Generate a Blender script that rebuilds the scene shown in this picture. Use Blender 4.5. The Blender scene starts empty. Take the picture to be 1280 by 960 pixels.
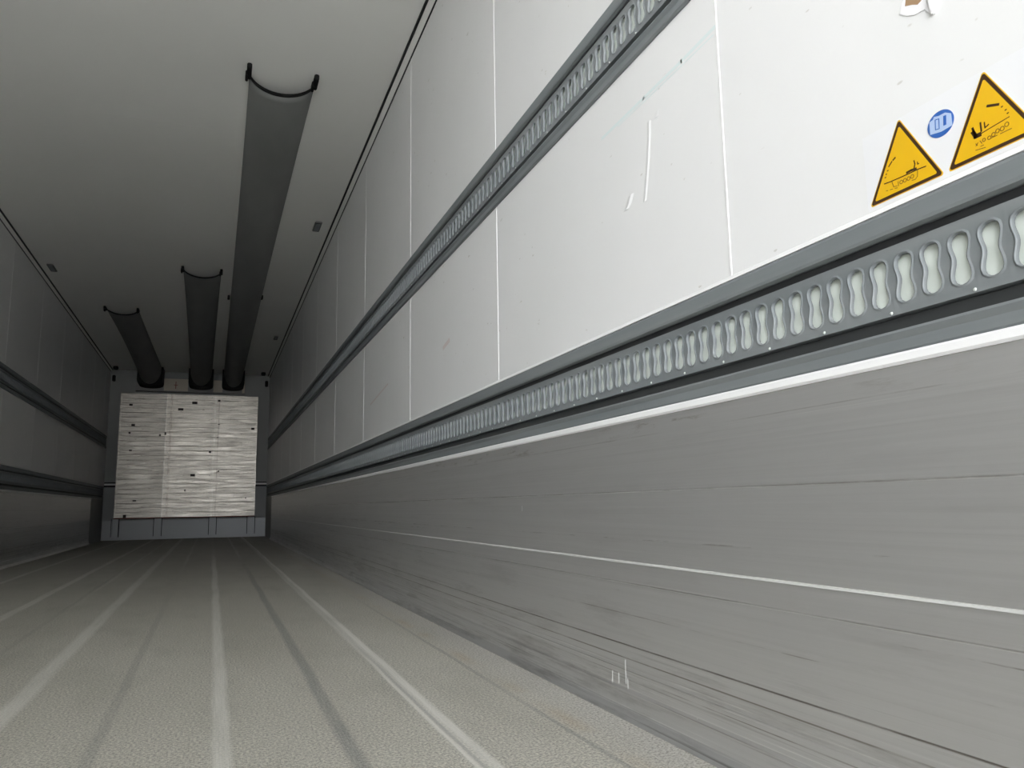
import bpy, bmesh, math, random
from mathutils import Matrix, Vector
C = bpy.context.scene
COL = C.collection
random.seed(7)

# ------------------------------------------------------------------ camera
CX, CZ, YAW, PITCH, ROLL, FPX = 1.6062, 0.4526, 0.3637, 0.1524, -0.0168, 981.71
W, H, D, Y0 = 2.46, 2.71, 13.96, -1.3
F = Vector((math.sin(YAW)*math.cos(PITCH), math.cos(YAW)*math.cos(PITCH), math.sin(PITCH)))
r0 = Vector((math.cos(YAW), -math.sin(YAW), 0)); u0 = r0.cross(F)
Rr = r0*math.cos(ROLL) + u0*math.sin(ROLL); Uu = -r0*math.sin(ROLL) + u0*math.cos(ROLL)
cam = bpy.data.cameras.new('camera'); co = bpy.data.objects.new('camera', cam); COL.objects.link(co)
M4 = Matrix(((Rr.x, Uu.x, -F.x, CX), (Rr.y, Uu.y, -F.y, 0), (Rr.z, Uu.z, -F.z, CZ), (0, 0, 0, 1)))
co.matrix_world = M4
cam.sensor_fit = 'HORIZONTAL'; cam.sensor_width = 36; cam.lens = FPX*36/1280; cam.clip_start = 0.02; cam.clip_end = 300
C.camera = co

# ------------------------------------------------------------------ light: daylight through the open rear end, shaped sky lobe plus an added sun
SKY = 0.75
SUN = 50.0
EXPOSURE = 0.34
w = bpy.data.worlds.new('sky'); C.world = w; w.use_nodes = True
nt = w.node_tree; nt.nodes.clear()
def N(t, typ, **k):
    n = t.nodes.new(typ)
    for a, b in k.items(): setattr(n, a, b)
    return n
tc = N(nt, 'ShaderNodeTexCoord'); dot = N(nt, 'ShaderNodeVectorMath', operation='DOT_PRODUCT')
LD = Vector((-0.45, -0.89, 0.03)).normalized(); dot.inputs[1].default_value = LD
rmp = N(nt, 'ShaderNodeMapRange'); rmp.inputs['From Min'].default_value = 0.0; rmp.inputs['From Max'].default_value = 1.0
rmp.inputs['To Min'].default_value = 0.12; rmp.inputs['To Max'].default_value = 21.0
bg = N(nt, 'ShaderNodeBackground'); bg.inputs[0].default_value = (0.97, 0.99, 1.02, 1)
mul = N(nt, 'ShaderNodeMath', operation='MULTIPLY'); mul.inputs[1].default_value = SKY
out = N(nt, 'ShaderNodeOutputWorld')
nt.links.new(tc.outputs['Generated'], dot.inputs[0]); clp = N(nt, 'ShaderNodeMath', operation='MAXIMUM'); clp.inputs[1].default_value = 0.0
pw = N(nt, 'ShaderNodeMath', operation='POWER'); pw.inputs[1].default_value = 15.0
nt.links.new(dot.outputs['Value'], clp.inputs[0]); nt.links.new(clp.outputs[0], pw.inputs[0]); nt.links.new(pw.outputs[0], rmp.inputs['Value'])
nt.links.new(rmp.outputs[0], mul.inputs[0]); nt.links.new(mul.outputs[0], bg.inputs[1]); nt.links.new(bg.outputs[0], out.inputs[0])
sl = bpy.data.lights.new('added_sun', 'SUN'); so = bpy.data.objects.new('added_sun', sl); COL.objects.link(so)
sl.energy = SUN; sl.angle = 0.09; sl.color = (1.0, 1.0, 0.99)      # added sun ahead of the trailer: bounces off the yard to brighten the inside
so.rotation_euler = Vector((0.45, -0.55, -0.70)).to_track_quat('-Z', 'Y').to_euler()
C.view_settings.view_transform = 'Standard'; C.view_settings.look = 'None'
C.view_settings.exposure = EXPOSURE; C.view_settings.gamma = 1; C.view_settings.use_curve_mapping = False

# ------------------------------------------------------------------ helpers
def new_mat(name, col=(0.5, 0.5, 0.5), rough=0.5, metal=0.0, spec=0.5):
    m = bpy.data.materials.new(name); m.use_nodes = True
    b = m.node_tree.nodes['Principled BSDF']
    b.inputs['Base Color'].default_value = (*col, 1); b.inputs['Roughness'].default_value = rough
    b.inputs['Metallic'].default_value = metal; b.inputs['Specular IOR Level'].default_value = spec
    return m, m.node_tree, b
def L(t, a, b): t.links.new(a, b)
def coords(t, scale=(1, 1, 1)):
    g = N(t, 'ShaderNodeNewGeometry'); mp = N(t, 'ShaderNodeVectorMath', operation='MULTIPLY')
    mp.inputs[1].default_value = scale; L(t, g.outputs['Position'], mp.inputs[0]); return mp.outputs[0]
def noise(t, scale3, detail=3, rough=0.5, s=1.0):
    n = N(t, 'ShaderNodeTexNoise'); n.inputs['Scale'].default_value = s; n.inputs['Detail'].default_value = detail
    n.inputs['Roughness'].default_value = rough; L(t, coords(t, scale3), n.inputs['Vector']); return n.outputs['Fac']
def maprange(t, v, a, b, c, d, smooth=False):
    m = N(t, 'ShaderNodeMapRange'); L(t, v, m.inputs['Value'])
    if smooth: m.interpolation_type = 'SMOOTHSTEP'
    for k, x in zip(('From Min', 'From Max', 'To Min', 'To Max'), (a, b, c, d)): m.inputs[k].default_value = x
    return m.outputs[0]
def mix(t, fac, a, b, mode='MIX'):
    m = N(t, 'ShaderNodeMix', data_type='RGBA', blend_type=mode)
    if isinstance(fac, float): m.inputs[0].default_value = fac
    else: L(t, fac, m.inputs[0])
    for i, x in ((6, a), (7, b)):
        if isinstance(x, tuple): m.inputs[i].default_value = (*x, 1) if len(x) == 3 else x
        else: L(t, x, m.inputs[i])
    return m.outputs[2]
def math_(t, op, a, b=None):
    m = N(t, 'ShaderNodeMath', operation=op)
    for i, x in enumerate((a, b)):
        if x is None: continue
        if isinstance(x, (int, float)): m.inputs[i].default_value = x
        else: L(t, x, m.inputs[i])
    return m.outputs[0]
def bump(t, b, h, strength=0.3, dist=0.002):
    n = N(t, 'ShaderNodeBump'); n.inputs['Strength'].default_value = strength; n.inputs['Distance'].default_value = dist
    L(t, h, n.inputs['Height']); L(t, n.outputs[0], b.inputs['Normal'])

class MB:
    def __init__(s): s.bm = bmesh.new()
    def box(s, x0, x1, y0, y1, z0, z1, mi=0, bev=0.0):
        v = [s.bm.verts.new(p) for p in ((x0,y0,z0),(x1,y0,z0),(x1,y1,z0),(x0,y1,z0),(x0,y0,z1),(x1,y0,z1),(x1,y1,z1),(x0,y1,z1))]
        fs = [s.bm.faces.new([v[i] for i in q]) for q in ((0,3,2,1),(4,5,6,7),(0,1,5,4),(1,2,6,5),(2,3,7,6),(3,0,4,7))]
        for f in fs: f.material_index = mi
        if bev:
            es = list({e for f in fs for e in f.edges})
            bmesh.ops.bevel(s.bm, geom=es, offset=bev, segments=2, affect='EDGES')
        return s
    def prism_y(s, pts, y0, y1, mi=0, mis=None):
        """closed (x,z) outline swept along y; mis = material per edge"""
        a = [s.bm.verts.new((x, y0, z)) for x, z in pts]; b = [s.bm.verts.new((x, y1, z)) for x, z in pts]
        n = len(pts)
        for i in range(n):
            f = s.bm.faces.new((a[i], a[(i+1) % n], b[(i+1) % n], b[i])); f.material_index = mis[i] if mis else mi
        s.bm.faces.new(a[::-1]).material_index = mi; s.bm.faces.new(b).material_index = mi
        return s
    def prism_x(s, pts, x0, x1, mi=0):
        """closed (y,z) outline swept along x"""
        a = [s.bm.verts.new((x0, y, z)) for y, z in pts]; b = [s.bm.verts.new((x1, y, z)) for y, z in pts]
        n = len(pts)
        for i in range(n): s.bm.faces.new((a[i], a[(i+1) % n], b[(i+1) % n], b[i])).material_index = mi
        s.bm.faces.new(a[::-1]).material_index = mi; s.bm.faces.new(b).material_index = mi
        return s
    def cyl(s, c, r, h, axis='y', n=16, mi=0, r2=None):
        r2 = r if r2 is None else r2
        def P(a, rr, t):
            u, v = rr*math.cos(a), rr*math.sin(a)
            return {'x': (c[0]+t, c[1]+u, c[2]+v), 'y': (c[0]+u, c[1]+t, c[2]+v), 'z': (c[0]+u, c[1]+v, c[2]+t)}[axis]
        A = [s.bm.verts.new(P(2*math.pi*i/n, r, 0)) for i in range(n)]
        B = [s.bm.verts.new(P(2*math.pi*i/n, r2, h)) for i in range(n)]
        for i in range(n): s.bm.faces.new((A[i], A[(i+1) % n], B[(i+1) % n], B[i])).material_index = mi
        s.bm.faces.new(A[::-1]).material_index = mi; s.bm.faces.new(B).material_index = mi
        return s
    def ribbon(s, pts, wd, x, th, mi=0):
        """thin strokes on the right wall plane, pts in (y,z)"""
        for (ya, za), (yb, zb) in zip(pts[:-1], pts[1:]):
            d = Vector((yb-ya, zb-za)); l = d.length or 1e-6; d /= l; n = Vector((-d.y, d.x))*wd/2; e = d*wd*0.3
            q = [(ya-e.x+n.x, za-e.y+n.y), (yb+e.x+n.x, zb+e.y+n.y), (yb+e.x-n.x, zb+e.y-n.y), (ya-e.x-n.x, za-e.y-n.y)]
            s.prism_x(q, x, x-th, mi)
        return s
    def build(s, name, mats, parent=None, smooth=False, kind=None):
        bmesh.ops.recalc_face_normals(s.bm, faces=s.bm.faces)
        me = bpy.data.meshes.new(name); s.bm.to_mesh(me); s.bm.free()
        for m in (mats if isinstance(mats, (list, tuple)) else [mats]): me.materials.append(m)
        if smooth: me.polygons.foreach_set('use_smooth', [True]*len(me.polygons))
        o = bpy.data.objects.new(name, me); COL.objects.link(o)
        if parent: o.parent = parent; o.matrix_parent_inverse = Matrix.Translation(-parent.location)
        if kind: o['kind'] = kind
        return o
def empty(name, loc, label, cat, group=None):
    o = bpy.data.objects.new(name, None); o.location = loc; COL.objects.link(o); o.empty_display_size = 0.1
    return tag(o, label, cat, group)
def tag(o, label, cat, group=None):
    o['label'] = label; o['category'] = cat
    if group: o['group'] = group
    return o

# ------------------------------------------------------------------ materials
m_white, t, b = new_mat('white_laminate', (0.80, 0.80, 0.795), 0.42, 0, 0.4)
c = mix(t, maprange(t, noise(t, (0.6, 1.6, 1.6), 4), 0.35, 0.75, 0, 1), (0.78, 0.78, 0.775), (0.74, 0.745, 0.735))
fl = maprange(t, noise(t, (60, 22, 60), 2), 0.735, 0.76, 0, 1); c = mix(t, fl, c, (0.62, 0.61, 0.58)); L(t, c, b.inputs['Base Color'])
bump(t, b, noise(t, (5, 2.5, 5), 2), 0.12, 0.01)
m_seam, *_ = new_mat('white_sealant', (0.86, 0.86, 0.85), 0.5)
m_ceil, t, b = new_mat('ceiling_laminate', (0.70, 0.715, 0.69), 0.5, 0, 0.35)
L(t, mix(t, maprange(t, noise(t, (1, .8, 1), 3), .3, .7, 0, 1), (0.86, 0.865, 0.83), (0.82, 0.825, 0.79)), b.inputs['Base Color'])
m_grey, t, b = new_mat('grey_rail_profile', (0.20, 0.225, 0.24), 0.52, 0.1, 0.4)
L(t, mix(t, maprange(t, noise(t, (30, 1.5, 30), 4), .35, .7, 0, 1), (0.18, 0.198, 0.206), (0.222, 0.238, 0.243)), b.inputs['Base Color'])
m_black, *_ = new_mat('black_rubber', (0.012, 0.013, 0.014), 0.6)
m_hollow_shade, *_ = new_mat('hollow_shade_grey', (0.045, 0.048, 0.048), 0.6, 0, 0.2)  # dark tone standing in for shade in the rail hollows
m_backing, *_ = new_mat('pale_foam_backing', (0.80, 0.86, 0.80), 0.6)
m_rivet, *_ = new_mat('rivet_metal', (0.60, 0.63, 0.60), 0.4, 0.3)
m_kickstrip, *_ = new_mat('white_edge_strip', (0.88, 0.88, 0.88), 0.35)

m_alu, t, b = new_mat('scuffed_aluminium', (0.42, 0.42, 0.41), 0.38, 0.7, 0.25)
streak = noise(t, (40, 0.9, 160), 5, 0.6); streak2 = noise(t, (10, 0.35, 60), 4, 0.6)
c = mix(t, maprange(t, streak, 0.35, 0.7, 0, 1), (0.57, 0.565, 0.555), (0.605, 0.60, 0.59))
g = N(t, 'ShaderNodeNewGeometry'); sx = N(t, 'ShaderNodeSeparateXYZ'); L(t, g.outputs['Position'], sx.inputs[0])
X_, Y_, Z_ = sx.outputs
low = maprange(t, Z_, 0.0, 0.22, 1, 0)
# dark scuffs, denser low down where pallets rub
sc = maprange(t, noise(t, (40, 1.1, 190), 5, 0.65), 0.56, 0.68, 0, 1)
c = mix(t, math_(t, 'MULTIPLY', sc, maprange(t, Z_, 0.02, 0.20, 0.65, 0.06)), c, (0.17, 0.155, 0.14))
# bright bare scratches
br = maprange(t, noise(t, (40, 1.7, 330), 4, 0.6), 0.60, 0.66, 0, 1)
c = mix(t, math_(t, 'MULTIPLY', br, maprange(t, Z_, 0.03, 0.20, 0.7, 0.03)), c, (0.75, 0.75, 0.73))
# brown dirt under the top edge, patchy
dt = math_(t, 'MULTIPLY', maprange(t, noise(t, (30, 7, 60), 5, 0.7), 0.56, 0.66, 0, 1), maprange(t, noise(t, (1, 2.2, 1), 2), 0.48, 0.6, 0, 1))
band = math_(t, 'MULTIPLY', maprange(t, Z_, 0.585, 0.612, 0, 1), maprange(t, Z_, 0.614, 0.628, 1, 0.3))
c = mix(t, math_(t, 'MULTIPLY', dt, math_(t, 'MULTIPLY', band, 0.75)), c, (0.16, 0.13, 0.08))
# short brown rubbed dashes along the ribs
for zz, ww, lo, hi, mx in ((0.476, 0.0022, 0.40, 0.62, 0.75), (0.375, 0.0022, 0.50, 0.62, 0.8), (0.363, 0.002, 0.56, 0.66, 0.7), (0.262, 0.0016, 0.55, 0.66, 0.6), (0.281, 0.0018, 0.38, 0.62, 0.7),
                           (0.592, 0.0015, 0.45, 0.65, 0.4), (0.215, 0.0016, 0.5, 0.65, 0.55), (0.150, 0.0026, 0.30, 0.55, 0.8), (0.122, 0.0022, 0.38, 0.56, 0.75), (0.085, 0.0018, 0.42, 0.6, 0.7)):
    ln = maprange(t, math_(t, 'ABSOLUTE', math_(t, 'SUBTRACT', Z_, zz)), ww*0.3, ww*0.8, 1, 0)
    pt = maprange(t, noise(t, (1, 2.1+zz*3, 40), 5, 0.7), lo, hi, 0, mx)
    c = mix(t, math_(t, 'MULTIPLY', ln, pt), c, (0.15, 0.125, 0.10))
for zz, ww, lo, hi, mx in ((0.106, 0.0018, 0.42, 0.62, 0.9), (0.070, 0.0014, 0.46, 0.62, 0.8), (0.094, 0.0012, 0.5, 0.62, 0.8), (0.284, 0.0010, 0.45, 0.65, 0.5), (0.480, 0.0010, 0.45, 0.65, 0.4), (0.585, 0.0012, 0.45, 0.7, 0.35)):
    ln = maprange(t, math_(t, 'ABSOLUTE', math_(t, 'SUBTRACT', Z_, zz)), ww*0.3, ww*0.8, 1, 0)
    pt = maprange(t, noise(t, (1, 1.7+zz*5, 30), 5, 0.7), lo, hi, 0, mx)
    c = mix(t, math_(t, 'MULTIPLY', ln, pt), c, (0.78, 0.78, 0.75))
# cloudy rubbed smudges
sm = math_(t, 'MULTIPLY', maprange(t, noise(t, (8, 2.2, 26), 6, 0.7), 0.52, 0.70, 0, 0.5), maprange(t, Z_, 0.05, 0.30, 1, 0.15))
c = mix(t, sm, c, (0.20, 0.19, 0.18))
L(t, c, b.inputs['Base Color'])
L(t, maprange(t, streak2, 0.3, 0.7, 0.34, 0.44), b.inputs['Roughness'])
bump(t, b, streak, 0.05, 0.001)
m_alu_plain, *_ = new_mat('bright_rib_metal', (0.74, 0.74, 0.72), 0.45, 0.2)
m_alu_end, t, b = new_mat('dull_end_plate', (0.22, 0.22, 0.21), 0.5, 0.3)

m_slab, t, b = new_mat('ribbed_bulkhead_aluminium', (0.6, 0.58, 0.55), 0.35, 0.8)
c = mix(t, maprange(t, noise(t, (3.0, 1, 70), 6, 0.75), 0.38, 0.64, 0, 1), (0.46, 0.43, 0.385), (0.86, 0.81, 0.73))
c = mix(t, maprange(t, noise(t, (11, 1, 34), 6, 0.8), 0.56, 0.68, 0, 0.7), c, (0.25, 0.20, 0.16))
g = N(t, 'ShaderNodeNewGeometry'); sx = N(t, 'ShaderNodeSeparateXYZ'); L(t, g.outputs['Position'], sx.inputs[0])
def joint(c, x, wd, col, k):      # riveted upright joints between the sheets
    l_ = maprange(t, math_(t, 'ABSOLUTE', math_(t, 'SUBTRACT', sx.outputs[0], x)), wd*.4, wd*.6, 1, 0)
    return mix(t, math_(t, 'MULTIPLY', l_, maprange(t, noise(t, (20, 1, 9), 4, 0.7), 0.4, 0.6, 0, k)), c, col)
left_sheet = math_(t, 'LESS_THAN', sx.outputs[0], 0.86)      # the left sheet is darker
c = mix(t, math_(t, 'MULTIPLY', left_sheet, 1.0), c, mix(t, 1.0, c, (0.74, 0.74, 0.74), 'MULTIPLY'))
c = joint(c, 0.93, 0.035, (0.28, 0.22, 0.18), 0.5); c = joint(c, 0.86, 0.02, (0.85, 0.83, 0.78), 0.6); c = joint(c, 1.60, 0.03, (0.85, 0.83, 0.78), 0.5); c = joint(c, 1.66, 0.02, (0.25, 0.2, 0.17), 0.5)
L(t, c, b.inputs['Base Color']); L(t, maprange(t, noise(t, (3, 1, 30), 3), .3, .7, .32, .5), b.inputs['Roughness'])
m_hole, *_ = new_mat('dark_hole', (0.03, 0.025, 0.02), 0.8)
m_kickfront, t, b = new_mat('grey_painted_metal', (0.40, 0.415, 0.43), 0.45, 0.3)
m_bulk, *_ = new_mat('front_wall_laminate', (0.33, 0.34, 0.33), 0.6)
m_cream, *_ = new_mat('cream_housing', (0.62, 0.57, 0.47), 0.5)
m_housing, *_ = new_mat('grey_housing', (0.30, 0.30, 0.29), 0.55)
m_red, *_ = new_mat('red_brown_strip', (0.30, 0.07, 0.05), 0.6)

m_fabric, t, b = new_mat('duct_fabric', (0.105, 0.112, 0.125), 0.75, 0, 0.25)
L(t, mix(t, maprange(t, noise(t, (6, 2, 6), 4), .3, .7, 0, 1), (0.22, 0.226, 0.223), (0.25, 0.255, 0.25)), b.inputs['Base Color'])
bump(t, b, noise(t, (900, 900, 900), 1), 0.15, 0.001)
m_plastic, *_ = new_mat('black_plastic', (0.008, 0.008, 0.008), 0.7, 0, 0.2)
m_fit, *_ = new_mat('grey_fitting', (0.10, 0.10, 0.10), 0.5)

# floor: grey beige studded anti slip sheet with worn lengthwise stripes
m_floor, t, b = new_mat('anti_slip_floor', (0.3, 0.29, 0.26), 0.55, 0, 0.4)
g = N(t, 'ShaderNodeNewGeometry'); sx = N(t, 'ShaderNodeSeparateXYZ'); L(t, g.outputs['Position'], sx.inputs[0]); X_, Y_, Z_ = sx.outputs
c = mix(t, maprange(t, noise(t, (1.6, 0.5, 1), 5, 0.6), 0.3, 0.7, 0, 1), (0.45, 0.435, 0.385), (0.55, 0.535, 0.485))
c = mix(t, maprange(t, noise(t, (7, 2.2, 1), 4, 0.6), 0.5, 0.75, 0, 0.6), c, (0.38, 0.375, 0.33))
# grain
gr = maprange(t, noise(t, (190, 150, 1), 2, 0.7), 0.36, 0.64, 0, 1)
c = mix(t, gr, mix(t, 1.0, c, (0.58, 0.58, 0.57), 'MULTIPLY'), mix(t, 1.0, c, (1.40, 1.38, 1.34), 'MULTIPLY'))
su = math_(t, 'MULTIPLY', math_(t, 'SINE', math_(t, 'MULTIPLY', X_, 2*math.pi/0.0075)), math_(t, 'SINE', math_(t, 'MULTIPLY', Y_, 2*math.pi/0.0075)))
c = mix(t, maprange(t, su, 0.45, 0.8, 0, 0.8), c, (0.58, 0.57, 0.54))
wob = math_(t, 'MULTIPLY', math_(t, 'SUBTRACT', noise(t, (0.01, 0.9, 1), 2), 0.5), 0.022)
wear = noise(t, (14, 1.3, 1), 4, 0.6); fine = noise(t, (420, 5, 1), 3, 0.6)
def stripe(c, x, hw, col, strength, y_from=-9, y_to=99, soft=0.4, fade=2.0, worn=(0.25, 0.5)):
    d = math_(t, 'ABSOLUTE', math_(t, 'SUBTRACT', math_(t, 'ADD', X_, wob), x))
    m = maprange(t, d, hw*(1-soft), hw*(1+soft), 1, 0)
    m = math_(t, 'MULTIPLY', m, maprange(t, wear, worn[0], worn[1], 0.35, 1))
    m = math_(t, 'MULTIPLY', m, maprange(t, fine, 0.3, 0.6, 0.55, 1))
    if y_from > -9: m = math_(t, 'MULTIPLY', m, maprange(t, Y_, y_from, y_from+fade, 0, 1))
    if y_to < 99: m = math_(t, 'MULTIPLY', m, maprange(t, Y_, y_to-fade, y_to, 1, 0.12))
    return mix(t, math_(t, 'MULTIPLY', m, strength), c, col)
LT = (0.82, 0.80, 0.75); DKc = (0.15, 0.155, 0.16)
c = stripe(c, 1.643, 0.016, LT, 0.72, y_to=10, fade=3)
c = stripe(c, 2.092, 0.009, LT, 0.9)
c = stripe(c, 2.078, 0.020, LT, 0.55)
c = stripe(c, 2.071, 0.004, DKc, 0.4, y_to=3.0, fade=1)
c = stripe(c, 2.060, 0.004, LT, 0.8, y_to=2.6, fade=.4)
c = stripe(c, 1.186, 0.022, LT, 0.65)
c = stripe(c, 0.770, 0.020, LT, 0.75)
c = stripe(c, 0.328, 0.020, LT, 0.60)
c = stripe(c, 1.00, 0.012, LT, 0.3, y_from=4)
c = stripe(c, 1.873, 0.015, DKc, 0.55, y_to=7.5, fade=3, worn=(.2, .4))
c = stripe(c, 1.873, 0.013, LT, 0.5, y_from=7, fade=2)
c = stripe(c, 1.412, 0.012, DKc, 0.30, y_to=5, fade=2)
c = stripe(c, 1.412, 0.012, LT, 0.35, y_from=6, fade=2)
c = stripe(c, 2.30, 0.006, DKc, 0.45, y_to=4.5, fade=2)
c = stripe(c, 0.98, 0.010, DKc, 0.18, y_to=8)
# paler grain beside the walls
edge = maprange(t, X_, 2.30, 2.40, 0, 0.45); c = mix(t, math_(t, 'MULTIPLY', edge, gr), c, (0.62, 0.61, 0.62))
# orange dirt line
og = math_(t, 'MULTIPLY', maprange(t, math_(t, 'ABSOLUTE', math_(t, 'SUBTRACT', X_, 2.33)), 0.0, 0.03, 1, 0), maprange(t, noise(t, (3, 4, 1), 3), 0.45, 0.65, 0, 0.35))
c = mix(t, og, c, (0.42, 0.30, 0.16))
L(t, c, b.inputs['Base Color']); bump(t, b, math_(t, 'ADD', math_(t, 'MULTIPLY', su, 0.5), gr), 0.35, 0.0012)

# ------------------------------------------------------------------ setting
def sx_(side, p): return W - p if side > 0 else p      # p = how far it stands out of the wall face
mb = MB(); mb.box(-0.09, W+0.09, Y0, D+0.10, -0.12, 0.0); floor = mb.build('floor', m_floor, kind='structure')
mb = MB(); mb.box(-0.09, W+0.09, Y0, D+0.10, H, H+0.09)
for y in (4.76, 9.0): mb.box(0.03, W-0.03, y, y+0.012, H-0.0003, H+0.01)
mb.build('ceiling', m_ceil, kind='structure')
SLOTS = {'low': (0.644, 0.842), 'high': (1.439, 1.637)}
JY = [1.130+1.2315*k for k in range(-1, 11)]
for side, nm in ((1, 'wall_right'), (-1, 'wall_left')):
    mb = MB(); a, bb = sorted((sx_(side, 0), sx_(side, -0.09))); a2, b2 = sorted((sx_(side, -0.045), sx_(side, -0.09)))
    mb.box(a, bb, Y0, D+0.10, 0.0, 0.644); mb.box(a, bb, Y0, D+0.10, 0.842, 1.439); mb.box(a, bb, Y0, D+0.10, 1.637, H)
    mb.box(a2, b2, Y0, D+0.10, 0.644, 0.842); mb.box(a2, b2, Y0, D+0.10, 1.439, 1.637)
    mb.build(nm, m_white, kind='structure')
    for y in JY:                                        # sealed panel joints
        if y > D-0.2: continue
        for z0, z1 in ((0.852, 1.439), (1.637, H-0.03)):
            q = MB(); x0, x1 = sorted((sx_(side, 0), sx_(side, 0.0012))); q.box(x0, x1, y-0.0018, y+0.0018, z0, z1)
            q.build('trim_1', m_seam, kind='structure')
    # pale sealant bead above the lower rail
    q = MB(); q.prism_y([(sx_(side, 0), 0.842), (sx_(side, 0.004), 0.8425), (sx_(side, 0.003), 0.849), (sx_(side, 0), 0.851)], Y0, D-0.01)
    q.build('trim_2', m_seam, kind='structure')
    # cove strip in the corner of wall and ceiling with a black gasket each side
    q = MB(); q.prism_y([(sx_(side, 0), H), (sx_(side, 0.032), H), (sx_(side, 0.028), H-0.006), (sx_(side, 0.006), H-0.022), (sx_(side, 0), H-0.026)], Y0, D-0.01)
    cv = q.build('trim_3', m_ceil, kind='structure')
    q = MB(); q.prism_y([(sx_(side, 0.031), H), (sx_(side, 0.039), H), (sx_(side, 0.037), H-0.007), (sx_(side, 0.028), H-0.0085)], Y0, D-0.02)
    q.prism_y([(sx_(side, 0), H-0.030), (sx_(side, 0.004), H-0.029), (sx_(side, 0.005), H-0.023), (sx_(side, 0), H-0.0255)], Y0, D-0.02)
    q.build('gasket', m_black, cv)
m_field, *_ = new_mat('grey_field', (0.30, 0.31, 0.315), 0.5)
# front bulkhead wall
mb = MB(); mb.box(-0.09, W+0.09, D, D+0.10, 0, H); wf = mb.build('wall_front', m_bulk, kind='structure')
for x0, x1 in ((0.004, 0.20), (2.25, 2.456)):            # horizontal slit in the side fields
    q = MB(); q.box(x0, x1, D-0.024, D+0.002, 0.858, 0.886, bev=0.003); q.build('trim_4', m_seam, kind='structure')
    q = MB(); q.box(x0, x1, D-0.016, D+0.002, 0.829, 0.857); q.box(x0, x1, D-0.008, D+0.002, 0.887, 0.905); q.build('trim_5', m_black, kind='structure')
    q = MB(); q.box(x0, x1, D-0.02, D+0.002, 0.30, 0.828, bev=0.002); q.build('trim_6', m_field, kind='structure')
# ground outside the open rear doors
m_ground, t, b = new_mat('concrete_yard', (0.22, 0.22, 0.21), 0.85)
L(t, mix(t, noise(t, (0.7, 0.7, 0.7), 5), (0.38, 0.38, 0.38), (0.48, 0.48, 0.48)), b.inputs['Base Color'])
mb = MB(); mb.box(-60, 60, -90, 60, -1.35, -1.20); mb.build('ground', m_ground, kind='structure')

# ------------------------------------------------------------------ scuff plates of the lower walls
GRV = [0.476, 0.281, 0.150, 0.098]
for side, nm in ((1, 'right'), (-1, 'left')):
    e = empty('scuff_plate', (sx_(side, 0), 6, 0),
              'wide grey aluminium scuff plate with scratched ribs below the lower rail on the %s wall' % nm, 'wall plate')
    P = [(0, 0.628)]; p0 = 0.006
    P.append((p0, 0.628))
    for z in GRV: P += [(p0, z+0.0015), (p0-0.0012, z+0.0004), (p0-0.0012, z-0.0004), (p0, z-0.002)]
    P += [(p0, 0.060), (0.008, 0.054), (0.008, 0.050), (0.012, 0.022), (0.022, 0.006), (0.024, 0.0005), (0, 0.0005)]
    q = MB(); q.prism_y([(sx_(side, p), z) for p, z in P], Y0, 12.6); q.build('ribbed_sheet', m_alu, e)
    q = MB(); q.prism_y([(sx_(side, p), z) for p, z in ((0.0055, 0.3275), (0.009, 0.3268), (0.009, 0.3232), (0.0055, 0.3225))], Y0, 12.6)
    o = q.build('rib', m_alu_plain, e); o['label'] = 'thin bright raised rib'
    q = MB(); q.prism_y([(sx_(side, p), z) for p, z in ((0, 0.644), (0.010, 0.6435), (0.0125, 0.640), (0.0125, 0.631), (0.009, 0.6275), (0, 0.6275))], Y0, 12.6)
    o = q.build('edge_strip', m_kickstrip, e); o['label'] = 'white edge strip'
    q = MB(); q.prism_y([(sx_(side, p), z) for p, z in ((0.0, 0.640), (0.004, 0.640), (0.004, 0.0005), (0, 0.0005))], 12.602, D-0.03)
    o = q.build('end_plate', m_alu_end, e); o['label'] = 'dark flat end plate'

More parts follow.
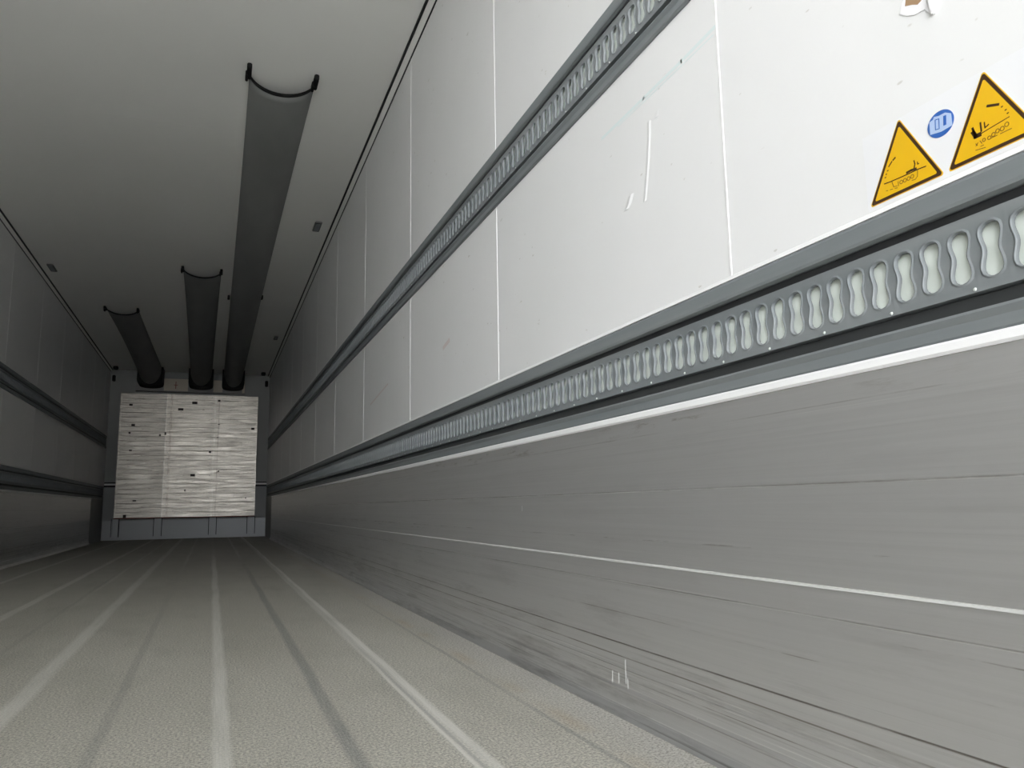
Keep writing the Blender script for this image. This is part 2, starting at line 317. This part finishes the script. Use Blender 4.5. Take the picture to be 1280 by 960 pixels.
# ------------------------------------------------------------------ slotted lashing rails
PITCH_S = 0.0419
def slot_hw(s):       # s in -1..1 bottom..top : hourglass outline
    wst = 0.0088+0.0042*(0.5-0.5*math.cos(math.pi*min(1, abs(s)/0.62)))
    return wst
def slot_ring(hz, grow):
    pts = []; hz2 = hz+grow; nS = 10
    def hw(z): return slot_hw(max(-1, min(1, z/hz)))+grow
    zc = hz-0.009
    side = [(-zc+2*zc*i/nS) for i in range(nS+1)]
    for z in side: pts.append((hw(z), z))
    wt = hw(zc)
    for k in range(1, 6):
        a = math.pi*k/6; pts.append((wt*math.cos(a), zc+(hz2-zc)*math.sin(a)))
    for z in reversed(side): pts.append((-hw(z), z))
    for k in range(1, 6):
        a = math.pi+math.pi*k/6; pts.append((wt*math.cos(a), -zc+(hz2-zc)*math.sin(a)))
    return pts, nS
def strip_mesh(side, z0, z1, ya, yb, name, parent):
    """perforated strip z0..z1 with hourglass slots with a pressed raised lip"""
    zc = (z0+z1)/2; hh = (z1-z0)/2; n = int((yb-ya)/PITCH_S); hz = 0.0325; off = -0.0085
    bm = bmesh.new(); half = PITCH_S/2
    prof = [(0.0, -0.0015, None), (0.0004, 0.0020, None), (0.0012, 0.0046, None), (0.0024, 0.0046, None), (0.0036, 0.0034, None), (0.0050, 0.0032, None)]
    rings = []
    for grow, p, _ in prof: rings.append(([q for q in slot_ring(hz, grow)[0]], p))
    base, nS = slot_ring(hz, 0.0)
    outer = []
    N0 = len(base)
    for i, (u, v) in enumerate(base):
        if i <= nS: outer.append((half, -hh+2*hh*i/nS))
        elif i < nS+6: k = i-nS; outer.append((half-2*half*k/6, hh))
        elif i <= 2*nS+6: k = i-nS-6; outer.append((-half, hh-2*hh*k/nS))
        else: k = i-2*nS-6; outer.append((-half+2*half*k/6, -hh))
    rings.append((outer, 0.0040))
    for c_ in range(n):
        y = ya+PITCH_S*(c_+0.5); prev = None
        for pts, p in rings:
            vs = [bm.verts.new((sx_(side, p), y-u, zc+v)) for u, v in pts]
            if prev:
                for i in range(N0):
                    f = bm.faces.new((prev[i], prev[(i+1) % N0], vs[(i+1) % N0], vs[i])); f.smooth = True
            prev = vs
    mb = MB(); mb.bm.free(); mb.bm = bm
    ye = ya+n*PITCH_S
    # folded edges of the strip
    for zz, s in ((z0, -1), (z1, 1)):
        a_, b_ = sorted((zz, zz+0.0015*s))
        x0, x1 = sorted((sx_(side, 0.0042), sx_(side, -0.03))); mb.box(x0, x1, ya, ye, a_, b_)
    mb2 = bm
    me = bpy.data.meshes.new(name); bmesh.ops.remove_doubles(bm, verts=bm.verts, dist=0.00001)
    bmesh.ops.recalc_face_normals(bm, faces=bm.faces)
    # make sure lips face into the room
    bm.to_mesh(me); bm.free(); me.materials.append(m_grey)
    o = bpy.data.objects.new(name, me); COL.objects.link(o); o.parent = parent; o.matrix_parent_inverse = Matrix.Translation(-parent.location)
    return o
def rail(side, zt, high, label):
    zb = zt-0.198
    e = empty('lashing_rail', (sx_(side, 0), 6, zt-0.1), label, 'rail')
    ya, yb = Y0+0.01, D-0.06
    X = lambda P: [(sx_(side, p), z) for p, z in P]
    # upper flange, curls back over a black gap
    q = MB(); q.prism_y(X([(-0.04, zt-0.0005), (0.002, zt-0.0005), (0.0065, zt-0.003), (0.008, zt-0.007), (0.008, zt-0.029), (0.0065, zt-0.0335), (0.0, zt-0.0365), (-0.04, zt-0.0365)]), ya, yb)
    q.build('upper_flange', m_grey, e)
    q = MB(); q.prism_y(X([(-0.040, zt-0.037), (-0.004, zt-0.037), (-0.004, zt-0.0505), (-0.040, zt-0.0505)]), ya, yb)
    q.build('gap_strip', m_black, e)  # black strip filling the gap below the flange
    strip_mesh(side, zt-0.145, zt-0.0525, ya+0.0175, yb, 'slotted_strip', e)
    q = MB(); q.prism_y(X([(-0.040, zt-0.056), (-0.007, zt-0.056), (-0.007, zt-0.142), (-0.040, zt-0.142)]), ya, yb)
    o = q.build('slot_backing', m_backing, e)
    q2 = MB(); q2.prism_y(X([(-0.027, zt-0.1480), (-0.007, zt-0.1480), (-0.007, zt-0.1640), (-0.027, zt-0.1640)]), ya, yb); q2.build('hollow_shade', m_hollow_shade, e); o['label'] = 'pale backing behind the slots'  # dark strip added to paint the shade inside the hollow
    # hollow below the strip then the lower flange with its ridge
    q = MB(); q.prism_y(X([(-0.040, zt-0.1475), (-0.028, zt-0.1475), (-0.028, zt-0.164), (-0.004, zt-0.1665), (0.0125, zt-0.1690), (0.0135, zt-0.1725), (0.0115, zt-0.176), (0.0085, zt-0.181), (0.0085, zt-0.195), (0.006, zt-0.1975), (-0.04, zt-0.1975)]), ya, yb)
    q.build('lower_flange', m_grey, e)
    y = 0.66-0.125*8
    ys = []
    y = 0.66
    while y > Y0+0.1: y -= 0.1257
    while y < 9.0: 
        ys.append(y); y += 0.1257
    if side > 0:
        for y in ys:
            q = MB(); q.cyl((sx_(side, 0.0038), y, zt-0.1425), 0.0026, -0.0018, 'x', 8, r2=0.0015); q.build('rivet', m_rivet, e)
    return e
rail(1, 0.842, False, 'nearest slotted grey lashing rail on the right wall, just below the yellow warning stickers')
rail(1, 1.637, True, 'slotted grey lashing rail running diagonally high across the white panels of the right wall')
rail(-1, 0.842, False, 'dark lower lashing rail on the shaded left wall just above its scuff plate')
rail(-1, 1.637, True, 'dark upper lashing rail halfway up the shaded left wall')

# ------------------------------------------------------------------ bulkhead panel at the front end
YP = 13.86
e = empty('bulkhead_panel', (1.22, YP, 0.31), 'large scuffed ribbed aluminium panel covering the far end wall', 'panel')
q = MB(); xa, xb, z0, z1 = 0.187, 2.262, 0.345, 2.318
n = 26; dz = (z1-z0)/n; pts = []
yz = [(YP+0.03, z0)]
for i in range(n):
    a = z0+i*dz; yz += [(YP, a+0.002), (YP, a+dz-0.008), (YP+0.004, a+dz-0.006), (YP+0.004, a+dz-0.001)]
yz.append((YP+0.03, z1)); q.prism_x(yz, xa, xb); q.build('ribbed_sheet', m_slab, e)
q = MB(); q.box(xa-0.012, xa+0.010, YP-0.006, YP+0.034, z0, z1, bev=0.002); q.build('side_edging', m_slab, e)
q = MB(); q.box(xb-0.010, xb+0.012, YP-0.006, YP+0.034, z0, z1, bev=0.002); q.build('side_edging', m_slab, e)
q = MB(); q.box(xa-0.012, xb+0.012, YP-0.008, YP+0.03, z1, z1+0.012, bev=0.002); q.build('top_edging', m_slab, e)
q = MB(); q.box(xa-0.012, xb+0.012, YP-0.012, YP+0.03, z0-0.012, z0, bev=0.002); o = q.build('bottom_edging', m_red, e); o['label'] = 'thin reddish bottom edge'
import itertools
def sp(px, py):       # point of the photograph on the panel's plane (used only to space the fixings)
    d = Rr*((px-640)/FPX) - Uu*((py-480)/FPX) + F; k = YP/d.y
    return CX+d.x*k, CZ+d.z*k
for px, py, sw, sh in ((163.7, 506, .05, .028), (166.5, 531.3, .055, .03), (162, 541, .03, .03), (163, 563, .04, .02), (167.8, 626, .05, .022), (155.5, 645.5, .045, .05),
                       (226, 511.7, .08, .04), (243.5, 503.6, .08, .04), (240.8, 594, .07, .04), (316, 536, .05, .035), (274, 501, .04, .03),
                       (200, 544, .03, .035), (206.7, 542, .025, .045), (273.5, 530.6, .03, .015), (272, 547, .035, .015), (262.5, 565, .035, .03), (273, 589, .025, .02), (231, 613, .02, .03), (307, 622.5, .02, .02)):
    x, z = sp(px, py); q = MB(); q.box(x-sw/2, x+sw/2, YP-0.0025, YP+0.003, z-sh/2, z+sh/2, bev=0.001); q.build('mounting_hole', m_hole, e)
for px, pa, pb_ in ((213.5, 488, 650), (207.5, 490, 556), (266, 492, 655)):          # vertical rivet seams
    x, za = sp(px, pa); _, zb = sp(px, pb_); za = min(za, z1-0.02); zb = max(zb, z0+0.02)
    q = MB(); k = int((za-zb)/0.09)
    for i in range(k+1): q.cyl((x, YP+0.001, zb+(za-zb)*i/k), 0.008, -0.004, 'y', 8, r2=0.005)
    q.build('rivet_row', m_kickfront, e)
# skirting below it with four channel posts
e = empty('skirting_panel', (1.22, D-0.05, 0), 'low bluish grey skirting with upright channels below the big ribbed panel', 'panel')
q = MB(); q.box(0.012, 2.448, D-0.05, D-0.022, 0.002, 0.305, bev=0.003); q.build('front_sheet', m_kickfront, e)
q = MB(); q.box(0.012, 2.448, D-0.07, D-0.05, 0.002, 0.02, bev=0.002); q.build('bottom_flange', m_kickfront, e)
for xa_, xb_ in ((0.150, 0.245), (0.757, 0.862), (1.576, 1.680), (2.168, 2.278)):
    q = MB()
    for s_, x in ((1, xa_), (-1, xb_)):
        x0, x1 = sorted((x, x+s_*0.012)); q.box(x0, x1, D-0.085, D-0.05, 0.05, 0.328)
    q.box(xa_+0.012, xb_-0.012, D-0.066, D-0.05, 0.05, 0.328)
    q.build('channel_post', m_kickfront, e)
    q = MB(); q.box(xa_-0.012, xa_-0.001, D-0.056, D-0.05, 0.05, 0.33); q.box(xb_+0.001, xb_+0.012, D-0.056, D-0.05, 0.05, 0.33)
    q.build('seal', m_black, e)
# outlet housing above the panel
e = empty('air_outlet_housing', (1.2, D-0.08, 2.37), 'long shallow air outlet housing with pale cream panels above the ribbed panel', 'housing')
q = MB(); q.box(0.385, 2.06, D-0.10, D-0.004, 2.372, 2.60, bev=0.004); q.build('case', m_housing, e)
for x0, x1 in ((0.80, 1.165), (1.555, 1.70), (2.01, 2.05)):
    q = MB(); q.box(x0, x1, D-0.112, D-0.10, 2.385, 2.585, bev=0.003); q.build('cream_panel', m_cream, e)
q = MB(); q.box(0.975, 0.985, D-0.118, D-0.112, 2.42, 2.54); q.box(0.95, 1.01, D-0.118, D-0.112, 2.478, 2.486); q.build('latch', m_red, e)

# ------------------------------------------------------------------ air ducts under the ceiling
def lerp(a, b, k): return a+(b-a)*k
def duct(name_lbl, ym, xl, xr, exl, exr, nubs=(), y1=13.62, seed=0):
    e = empty('air_duct', ((xl+xr)/2, ym, H), name_lbl, 'air duct', 'fabric air ducts under the ceiling')
    rnd = random.Random(seed); ph = [rnd.uniform(0, 6.28) for _ in range(4)]
    nS, nA = 90, 24; q = MB(); rows = []
    for i in range(nS+1):
        k = i/nS; y = lerp(ym, y1, k); L_ = y-ym
        a, b_ = lerp(xl, exl, k), lerp(xr, exr, k)
        d = 0.045+0.245*k**1.5
        pinch = 0.006*(1-math.exp(-L_/0.8))
        wb = 0.004*math.sin(L_*2.1+ph[0])+0.003*math.sin(L_*4.7+ph[1])
        c_, hw_ = (a+b_)/2, (b_-a)/2-pinch
        ex = lerp(1.35, 0.85, min(1, k*1.4))
        ro, ri = [], []
        for j in range(nA+1):
            th = math.pi*j/nA; s, cc = math.sin(th), math.cos(th)
            yy = y+(0.10*s if i == 0 else 0.10*s*max(0, 1-i/4))
            dd = d+wb*s
            ro.append((c_-hw_*cc, yy, H-0.003-dd*s**ex)); ri.append((c_-(hw_-0.004)*cc, yy, H-0.003-max(0, dd-0.004)*s**ex))
        rows.append(([q.bm.verts.new(p) for p in ro], [q.bm.verts.new(p) for p in ri]))
    for (o0, i0), (o1, i1) in zip(rows[:-1], rows[1:]):
        for j in range(nA):
            f = q.bm.faces.new((o0[j], o0[j+1], o1[j+1], o1[j])); f.smooth = True
            f = q.bm.faces.new((i0[j], i1[j], i1[j+1], i0[j+1])); f.smooth = True
        for j in (0, nA): q.bm.faces.new((o0[j], o1[j], i1[j], i0[j]))
    for r_ in (rows[0], rows[-1]):
        for j in range(nA): q.bm.faces.new((r_[0][j], r_[0][j+1], r_[1][j+1], r_[1][j]))
    q.build('fabric_tube', m_fabric, e)
    # dark hem round the open mouth
    q = MB(); prev = None
    for j in range(nA+1):
        th = math.pi*j/nA; s, cc = math.sin(th), math.cos(th); hw_ = (xr-xl)/2
        x, z, yy = (xl+xr)/2-hw_*cc, H-0.003-0.045*s**1.35, ym+0.10*s
        ring = [q.bm.verts.new((x, yy-0.012, z-0.003)), q.bm.verts.new((x, yy-0.012, z+0.007)), q.bm.verts.new((x, yy+0.010, z+0.007)), q.bm.verts.new((x, yy+0.010, z-0.003))]
        if prev:
            for m in range(4): q.bm.faces.new((prev[m], prev[(m+1) % 4], ring[(m+1) % 4], ring[m]))
        else: q.bm.faces.new(ring)
        prev = ring
    q.bm.faces.new(prev); q.build('mouth_hem', m_plastic, e)
    for x in (xl, xr):
        q = MB(); q.box(x-0.014, x+0.010, ym-0.10, ym+0.02, H-0.030, H, bev=0.004); q.box(x-0.020, x-0.006, ym-0.03, ym+0.03, H-0.038, H-0.004, bev=0.003); q.build('ceiling_clip', m_plastic, e)
    for (x, y) in nubs:
        q = MB(); q.box(x-0.012, x+0.012, y-0.05, y+0.05, H-0.03, H, bev=0.003); q.build('ceiling_clip', m_plastic, e)
    # collar that joins the duct to the outlet
    q = MB(); c_ = (exl+exr)/2; hw_ = (exr-exl)/2+0.018; ra, rb = [], []; nn = 28
    P = []
    for j in range(nn+1):
        th = math.pi*j/nn; P.append((c_-hw_*math.cos(th), H-0.002-0.295*math.sin(th)**0.14))
    q.prism_y(P, y1-0.16, D-0.115); q.build('collar', m_plastic, e)
    return e
duct('longest grey fabric air duct, its open mouth nearest the camera', 4.04, 1.704, 2.040, 1.705, 2.015, nubs=((1.690, 8.7), (2.022, 8.6)), seed=1)
duct('middle of the three dark fabric air ducts, second longest, beside the longest one', 7.80, 1.268, 1.609, 1.195, 1.535, seed=2)
duct('shortest fabric air duct, leftmost of the three', 9.62, 0.411, 0.744, 0.445, 0.785, seed=3)

# ------------------------------------------------------------------ little fittings
def plate(x, y, lbl, sx=0.055, sy=0.22):
    e = empty('ceiling_fitting', (x, y, H), lbl, 'ceiling fitting', 'small grey fittings on the ceiling')
    q = MB(); q.box(x-sx/2, x+sx/2, y-sy/2, y+sy/2, H-0.014, H-0.0005, bev=0.004); q.build('base', m_fit, e)
    q = MB(); q.box(x-sx*.3, x+sx*.3, y-sy*.36, y+sy*.36, H-0.019, H-0.014, bev=0.002); q.build('lens', m_grey, e)
plate(2.318, 6.24, 'small grey rectangular fitting on the ceiling between the longest duct and right wall, nearest one')
plate(2.320, 10.71, 'small dark fitting on the ceiling by the right wall, farthest back', 0.05, 0.2)
plate(0.129, 8.11, 'small dark fitting on the ceiling beside the left wall edge')
for x, lbl in ((0.11, 'small black stop on the ceiling in the far left corner'), (2.33, 'small black stop on the ceiling in the far right corner')):
    q = MB(); q.box(x-0.035, x+0.035, 13.55, 13.62, H-0.055, H-0.0005, bev=0.008); q.box(x-0.012, x+0.012, 13.53, 13.56, H-0.045, H-0.01, bev=0.003)
    tag(q.build('rubber_stop', m_plastic), lbl, 'rubber stop', 'black stops near the far corners')
for x, lbl in ((0.055, 'small black stop on the far end wall at its top left corner'), (2.405, 'small black stop on the far end wall at its top right corner')):
    q = MB(); q.box(x-0.025, x+0.025, D-0.05, D-0.0005, 2.52, 2.62, bev=0.008); q.box(x-0.01, x+0.01, D-0.065, D-0.045, 2.54, 2.60, bev=0.003)
    tag(q.build('rubber_stop', m_plastic), lbl, 'rubber stop', 'black stops near the far corners')

# ------------------------------------------------------------------ warning stickers on the right wall
m_sheet, *_ = new_mat('clear_white_sticker', (0.785, 0.79, 0.80), 0.3)
m_yel, *_ = new_mat('warning_yellow', (0.74, 0.44, 0.004), 0.35)
m_blk, *_ = new_mat('warning_print', (0.045, 0.018, 0.006), 0.4)
m_brn, *_ = new_mat('fine_print', (0.20, 0.10, 0.015), 0.4)
m_blue, *_ = new_mat('sign_blue', (0.03, 0.12, 0.42), 0.35)
m_lblue, *_ = new_mat('sign_pale_blue', (0.42, 0.54, 0.76), 0.35)
e = empty('warning_sticker', (W, 0.64, 0.90), 'white sticker sheet with two yellow warning triangles and a blue disc on the right wall', 'sticker')
q = MB(); q.prism_x([(0.812, 0.8525), (0.812, 0.963), (0.40, 0.963), (0.40, 0.8525)], W-0.00002, W-0.0004); q.build('backing_sheet', m_sheet, e)
def tri(cx_, zb, s, inset, r):
    h = s*math.sqrt(3)/2; A = [(cx_-s/2, zb), (cx_+s/2, zb), (cx_, zb+h)]; c0 = (cx_, zb+h/3)
    k = 1-inset/(h/3); A = [(c0[0]+(a-c0[0])*k, c0[1]+(b_-c0[1])*k) for a, b_ in A]; P = []
    for i, (a, b_) in enumerate(A):
        ux, uz = c0[0]-a, c0[1]-b_; l = math.hypot(ux, uz); cc = (a+ux/l*2*r, b_+uz/l*2*r)
        base = math.atan2(-uz, -ux)
        for m in range(-3, 4): P.append((cc[0]+r*math.cos(base+m*math.pi/9), cc[1]+r*math.sin(base+m*math.pi/9)))
    return P
def ribs(name, strokes, parent, mat, x=W-0.0014, wd=0.0014):
    q = MB()
    for s in strokes:
        ww = wd
        if isinstance(s, dict): ww = s['w']; s = s['p']
        if len(s) == 1: s = [s[0], (s[0][0]-0.0016, s[0][1]+0.0003)]
        q.ribbon(s, ww, x, 0.0002)
    return q.build(name, mat, parent)
def ring(cy, cz_, r, n=9): return [(cy+r*math.cos(2*math.pi*i/n), cz_+r*math.sin(2*math.pi*i/n)) for i in range(n+1)]
def triangle(cy, lbl):
    q = MB(); q.prism_x(tri(cy, 0.8575, 0.122, 0.0, 0.003), W-0.0004, W-0.0007, 0)
    o = q.build('warning_triangle', m_yel, e); o['label'] = lbl
    q = MB(); q.prism_x(tri(cy, 0.8575, 0.122, 0.0012, 0.0028), W-0.0007, W-0.0010); q.build('black_border', m_blk, o)
    q = MB(); q.prism_x(tri(cy, 0.8575, 0.122, 0.0056, 0.0018), W-0.0010, W-0.0013); q.build('yellow_field', m_yel, o)
    return o
t1 = triangle(0.7475, 'yellow warning triangle left of the blue disc')
ribs('pictogram', [{'w': .0022, 'p': [(0.758, 0.911), (0.762, 0.909)]}, {'w': .0018, 'p': [(0.764, 0.908), (0.770, 0.903)]}, [(0.773, 0.898)], [(0.776, 0.894)], [(0.778, 0.890)],
     [(0.780, 0.882), (0.770, 0.881), (0.743, 0.880), (0.725, 0.880), (0.712, 0.879)],
     {'w': .0030, 'p': [(0.742, 0.8825), (0.735, 0.883), (0.727, 0.882)]}, {'w': .0016, 'p': [(0.729, 0.894), (0.728, 0.889), (0.730, 0.884)]}, [(0.724, 0.890), (0.724, 0.887), (0.722, 0.887)]], t1, m_blk)
ribs('fine_lines', [[(0.725, 0.879), (0.726, 0.871), (0.730, 0.868), (0.735, 0.869)], [(0.767, 0.880), (0.765, 0.872), (0.759, 0.871)], [(0.757, 0.870), (0.757, 0.876)], ring(0.752, 0.8735, 0.0025), ring(0.746, 0.8735, 0.0025), ring(0.740, 0.8735, 0.0025), ring(0.734, 0.874, 0.0025),
     [(0.778, 0.871), (0.775, 0.8705)], [(0.771, 0.870), (0.767, 0.8695)], [(0.763, 0.869), (0.759, 0.868)]], t1, m_brn, wd=.0009)
t2 = triangle(0.6210, 'yellow warning triangle right of the blue disc')
ribs('pictogram', [{'w': .003, 'p': [(0.620, 0.916), (0.606, 0.911)]}, [(0.603, 0.906)], [(0.599, 0.900)], [(0.597, 0.895)], {'w': .001, 'p': [(0.595, 0.890), (0.626, 0.887), (0.642, 0.885)]},
     {'w': .0055, 'p': [(0.642, 0.893), (0.639, 0.886), (0.633, 0.886)]}, {'w': .003, 'p': [(0.642, 0.898), (0.640, 0.890)]}, {'w': .0022, 'p': [(0.631, 0.900), (0.631, 0.889)]}, {'w': .0015, 'p': [(0.626, 0.898), (0.626, 0.891), (0.621, 0.893)]}], t2, m_blk)
ribs('fine_lines', [[(0.640, 0.877), (0.638, 0.874)], [(0.637, 0.877), (0.640, 0.874)], [(0.634, 0.878), (0.632, 0.874)], ring(0.629, 0.877, .002), ring(0.622, 0.8765, .0022), ring(0.6165, 0.878, .0024), ring(0.611, 0.880, .0024), ring(0.605, 0.880, .0026), ring(0.599, 0.8825, .0026),
     [(0.641, 0.869), (0.628, 0.867)], [(0.634, 0.871), (0.630, 0.871)], [(0.620, 0.875), (0.612, 0.875)], [(0.608, 0.875), (0.594, 0.875)]], t2, m_brn, wd=.0009)
q = MB(); q.prism_x([(0.685+0.0195*math.cos(a*math.pi/20), 0.925+0.0172*math.sin(a*math.pi/20)) for a in range(40)], W-0.0004, W-0.0010)
ds = q.build('blue_disc', m_blue, e); ds['label'] = 'round blue sign with a pale symbol'
q = MB(); q.prism_x([(0.701, 0.917), (0.7005, 0.934), (0.695, 0.935), (0.693, 0.938), (0.686, 0.936), (0.6765, 0.936), (0.6685, 0.931), (0.6685, 0.915), (0.685, 0.914)], W-0.0010, W-0.0013); q.build('symbol', m_lblue, ds)
ribs('symbol_bars', [{'w': .0042, 'p': [(0.6775, 0.931), (0.6785, 0.921)]}, {'w': .0012, 'p': [(0.6915, 0.933), (0.6925, 0.920)]}, {'w': .0012, 'p': [(0.686, 0.932), (0.687, 0.919)]}, {'w': .001, 'p': [(0.6915, 0.933), (0.686, 0.932)]}, {'w': .001, 'p': [(0.6925, 0.920), (0.687, 0.919)]}], ds, m_blue)

# ------------------------------------------------------------------ marks and damage in the right wall
wr = bpy.data.objects['wall_right']
m_wh2, *_ = new_mat('chipped_laminate', (0.86, 0.85, 0.86), 0.3)
m_wood, t, b = new_mat('bare_core', (0.36, 0.23, 0.13), 0.85)
def blob(pts, x0, x1, name, mat):
    q = MB(); q.prism_x(pts, x0, x1); return q.build(name, mat, wr)
blob([(0.728, 1.105), (0.724, 1.118), (0.712, 1.128), (0.690, 1.128), (0.676, 1.110), (0.675, 1.086), (0.681, 1.074), (0.690, 1.088), (0.706, 1.090), (0.718, 1.096)], W-0.0001, W-0.0012, 'torn_laminate', m_wh2)
blob([(0.719, 1.111), (0.716, 1.122), (0.692, 1.124), (0.690, 1.104), (0.700, 1.101), (0.708, 1.106)], W-0.0001, W-0.0016, 'bare_patch', m_wood)
q = MB(); q.ribbon([(0.681, 1.100), (0.677, 1.074)], 0.003, W-0.001, 0.004); q.build('torn_edge', m_wh2, wr)
def dent(pts, wd, h, name):
    q = MB()
    for (ya, za), (yb, zb) in zip(pts[:-1], pts[1:]):
        a = (ya, za); n = 1
        v = [(W, ya+wd, za), (W-h, ya, za), (W, ya-wd*.6, za), (W, yb+wd, zb), (W-h, yb, zb), (W, yb-wd*.6, zb)]
        vs = [q.bm.verts.new(p) for p in v]
        q.bm.faces.new((vs[0], vs[1], vs[4], vs[3])); q.bm.faces.new((vs[1], vs[2], vs[5], vs[4])); q.bm.faces.new((vs[0], vs[2], vs[1])); q.bm.faces.new((vs[3], vs[4], vs[5])); q.bm.faces.new((vs[0], vs[3], vs[5], vs[2]))
    q.build(name, m_white, wr)
dent([(1.381, 1.268), (1.383, 1.235), (1.392, 1.18), (1.404, 1.13), (1.412, 1.098)], 0.010, 0.0014, 'dent_ridge')
dent([(1.468, 1.135), (1.480, 1.118), (1.492, 1.108)], 0.018, 0.0024, 'dent_ridge')
dent([(1.345, 1.275), (1.352, 1.262)], 0.016, 0.0008, 'dent_ridge')
m_cyan, *_ = new_mat('faded_cyan_mark', (0.69, 0.765, 0.76), 0.4)
q = MB(); q.ribbon([(1.128, 1.338), (1.25, 1.333), (1.40, 1.331), (1.60, 1.329)], 0.008, W-0.0001, 0.0002); q.ribbon([(1.14, 1.325), (1.30, 1.3225), (1.52, 1.322)], 0.0025, W-0.0001, 0.0002); q.build('pen_streak', m_cyan, wr)
m_pink, *_ = new_mat('pink_smear', (0.70, 0.63, 0.61), 0.5)
q = MB(); q.ribbon([(2.93, 1.10), (3.02, 1.085)], 0.018, W-0.0001, 0.0002); q.ribbon([(4.1, 1.10), (4.35, 1.075), (4.6, 1.05)], 0.010, W-0.0001, 0.0002); q.build('smear', m_pink, wr)
q = MB()
for ya, za, l in ((1.568, 0.118, 0.050), (1.60, 0.085, 0.022), (1.63, 0.085, 0.03), (1.56, 0.080, 0.025), (1.30, 0.06, 0.02), (2.161, 0.449, 0.016)):
    q.prism_x([(ya+0.0012, za), (ya+0.0012, za-l), (ya-0.0012, za-l), (ya-0.0012, za)], W-0.0062, W-0.0066)
sp_ = [o for o in bpy.data.objects if o.name.startswith('scuff_plate')][0]
q.build('scratch', m_alu_plain, sp_)
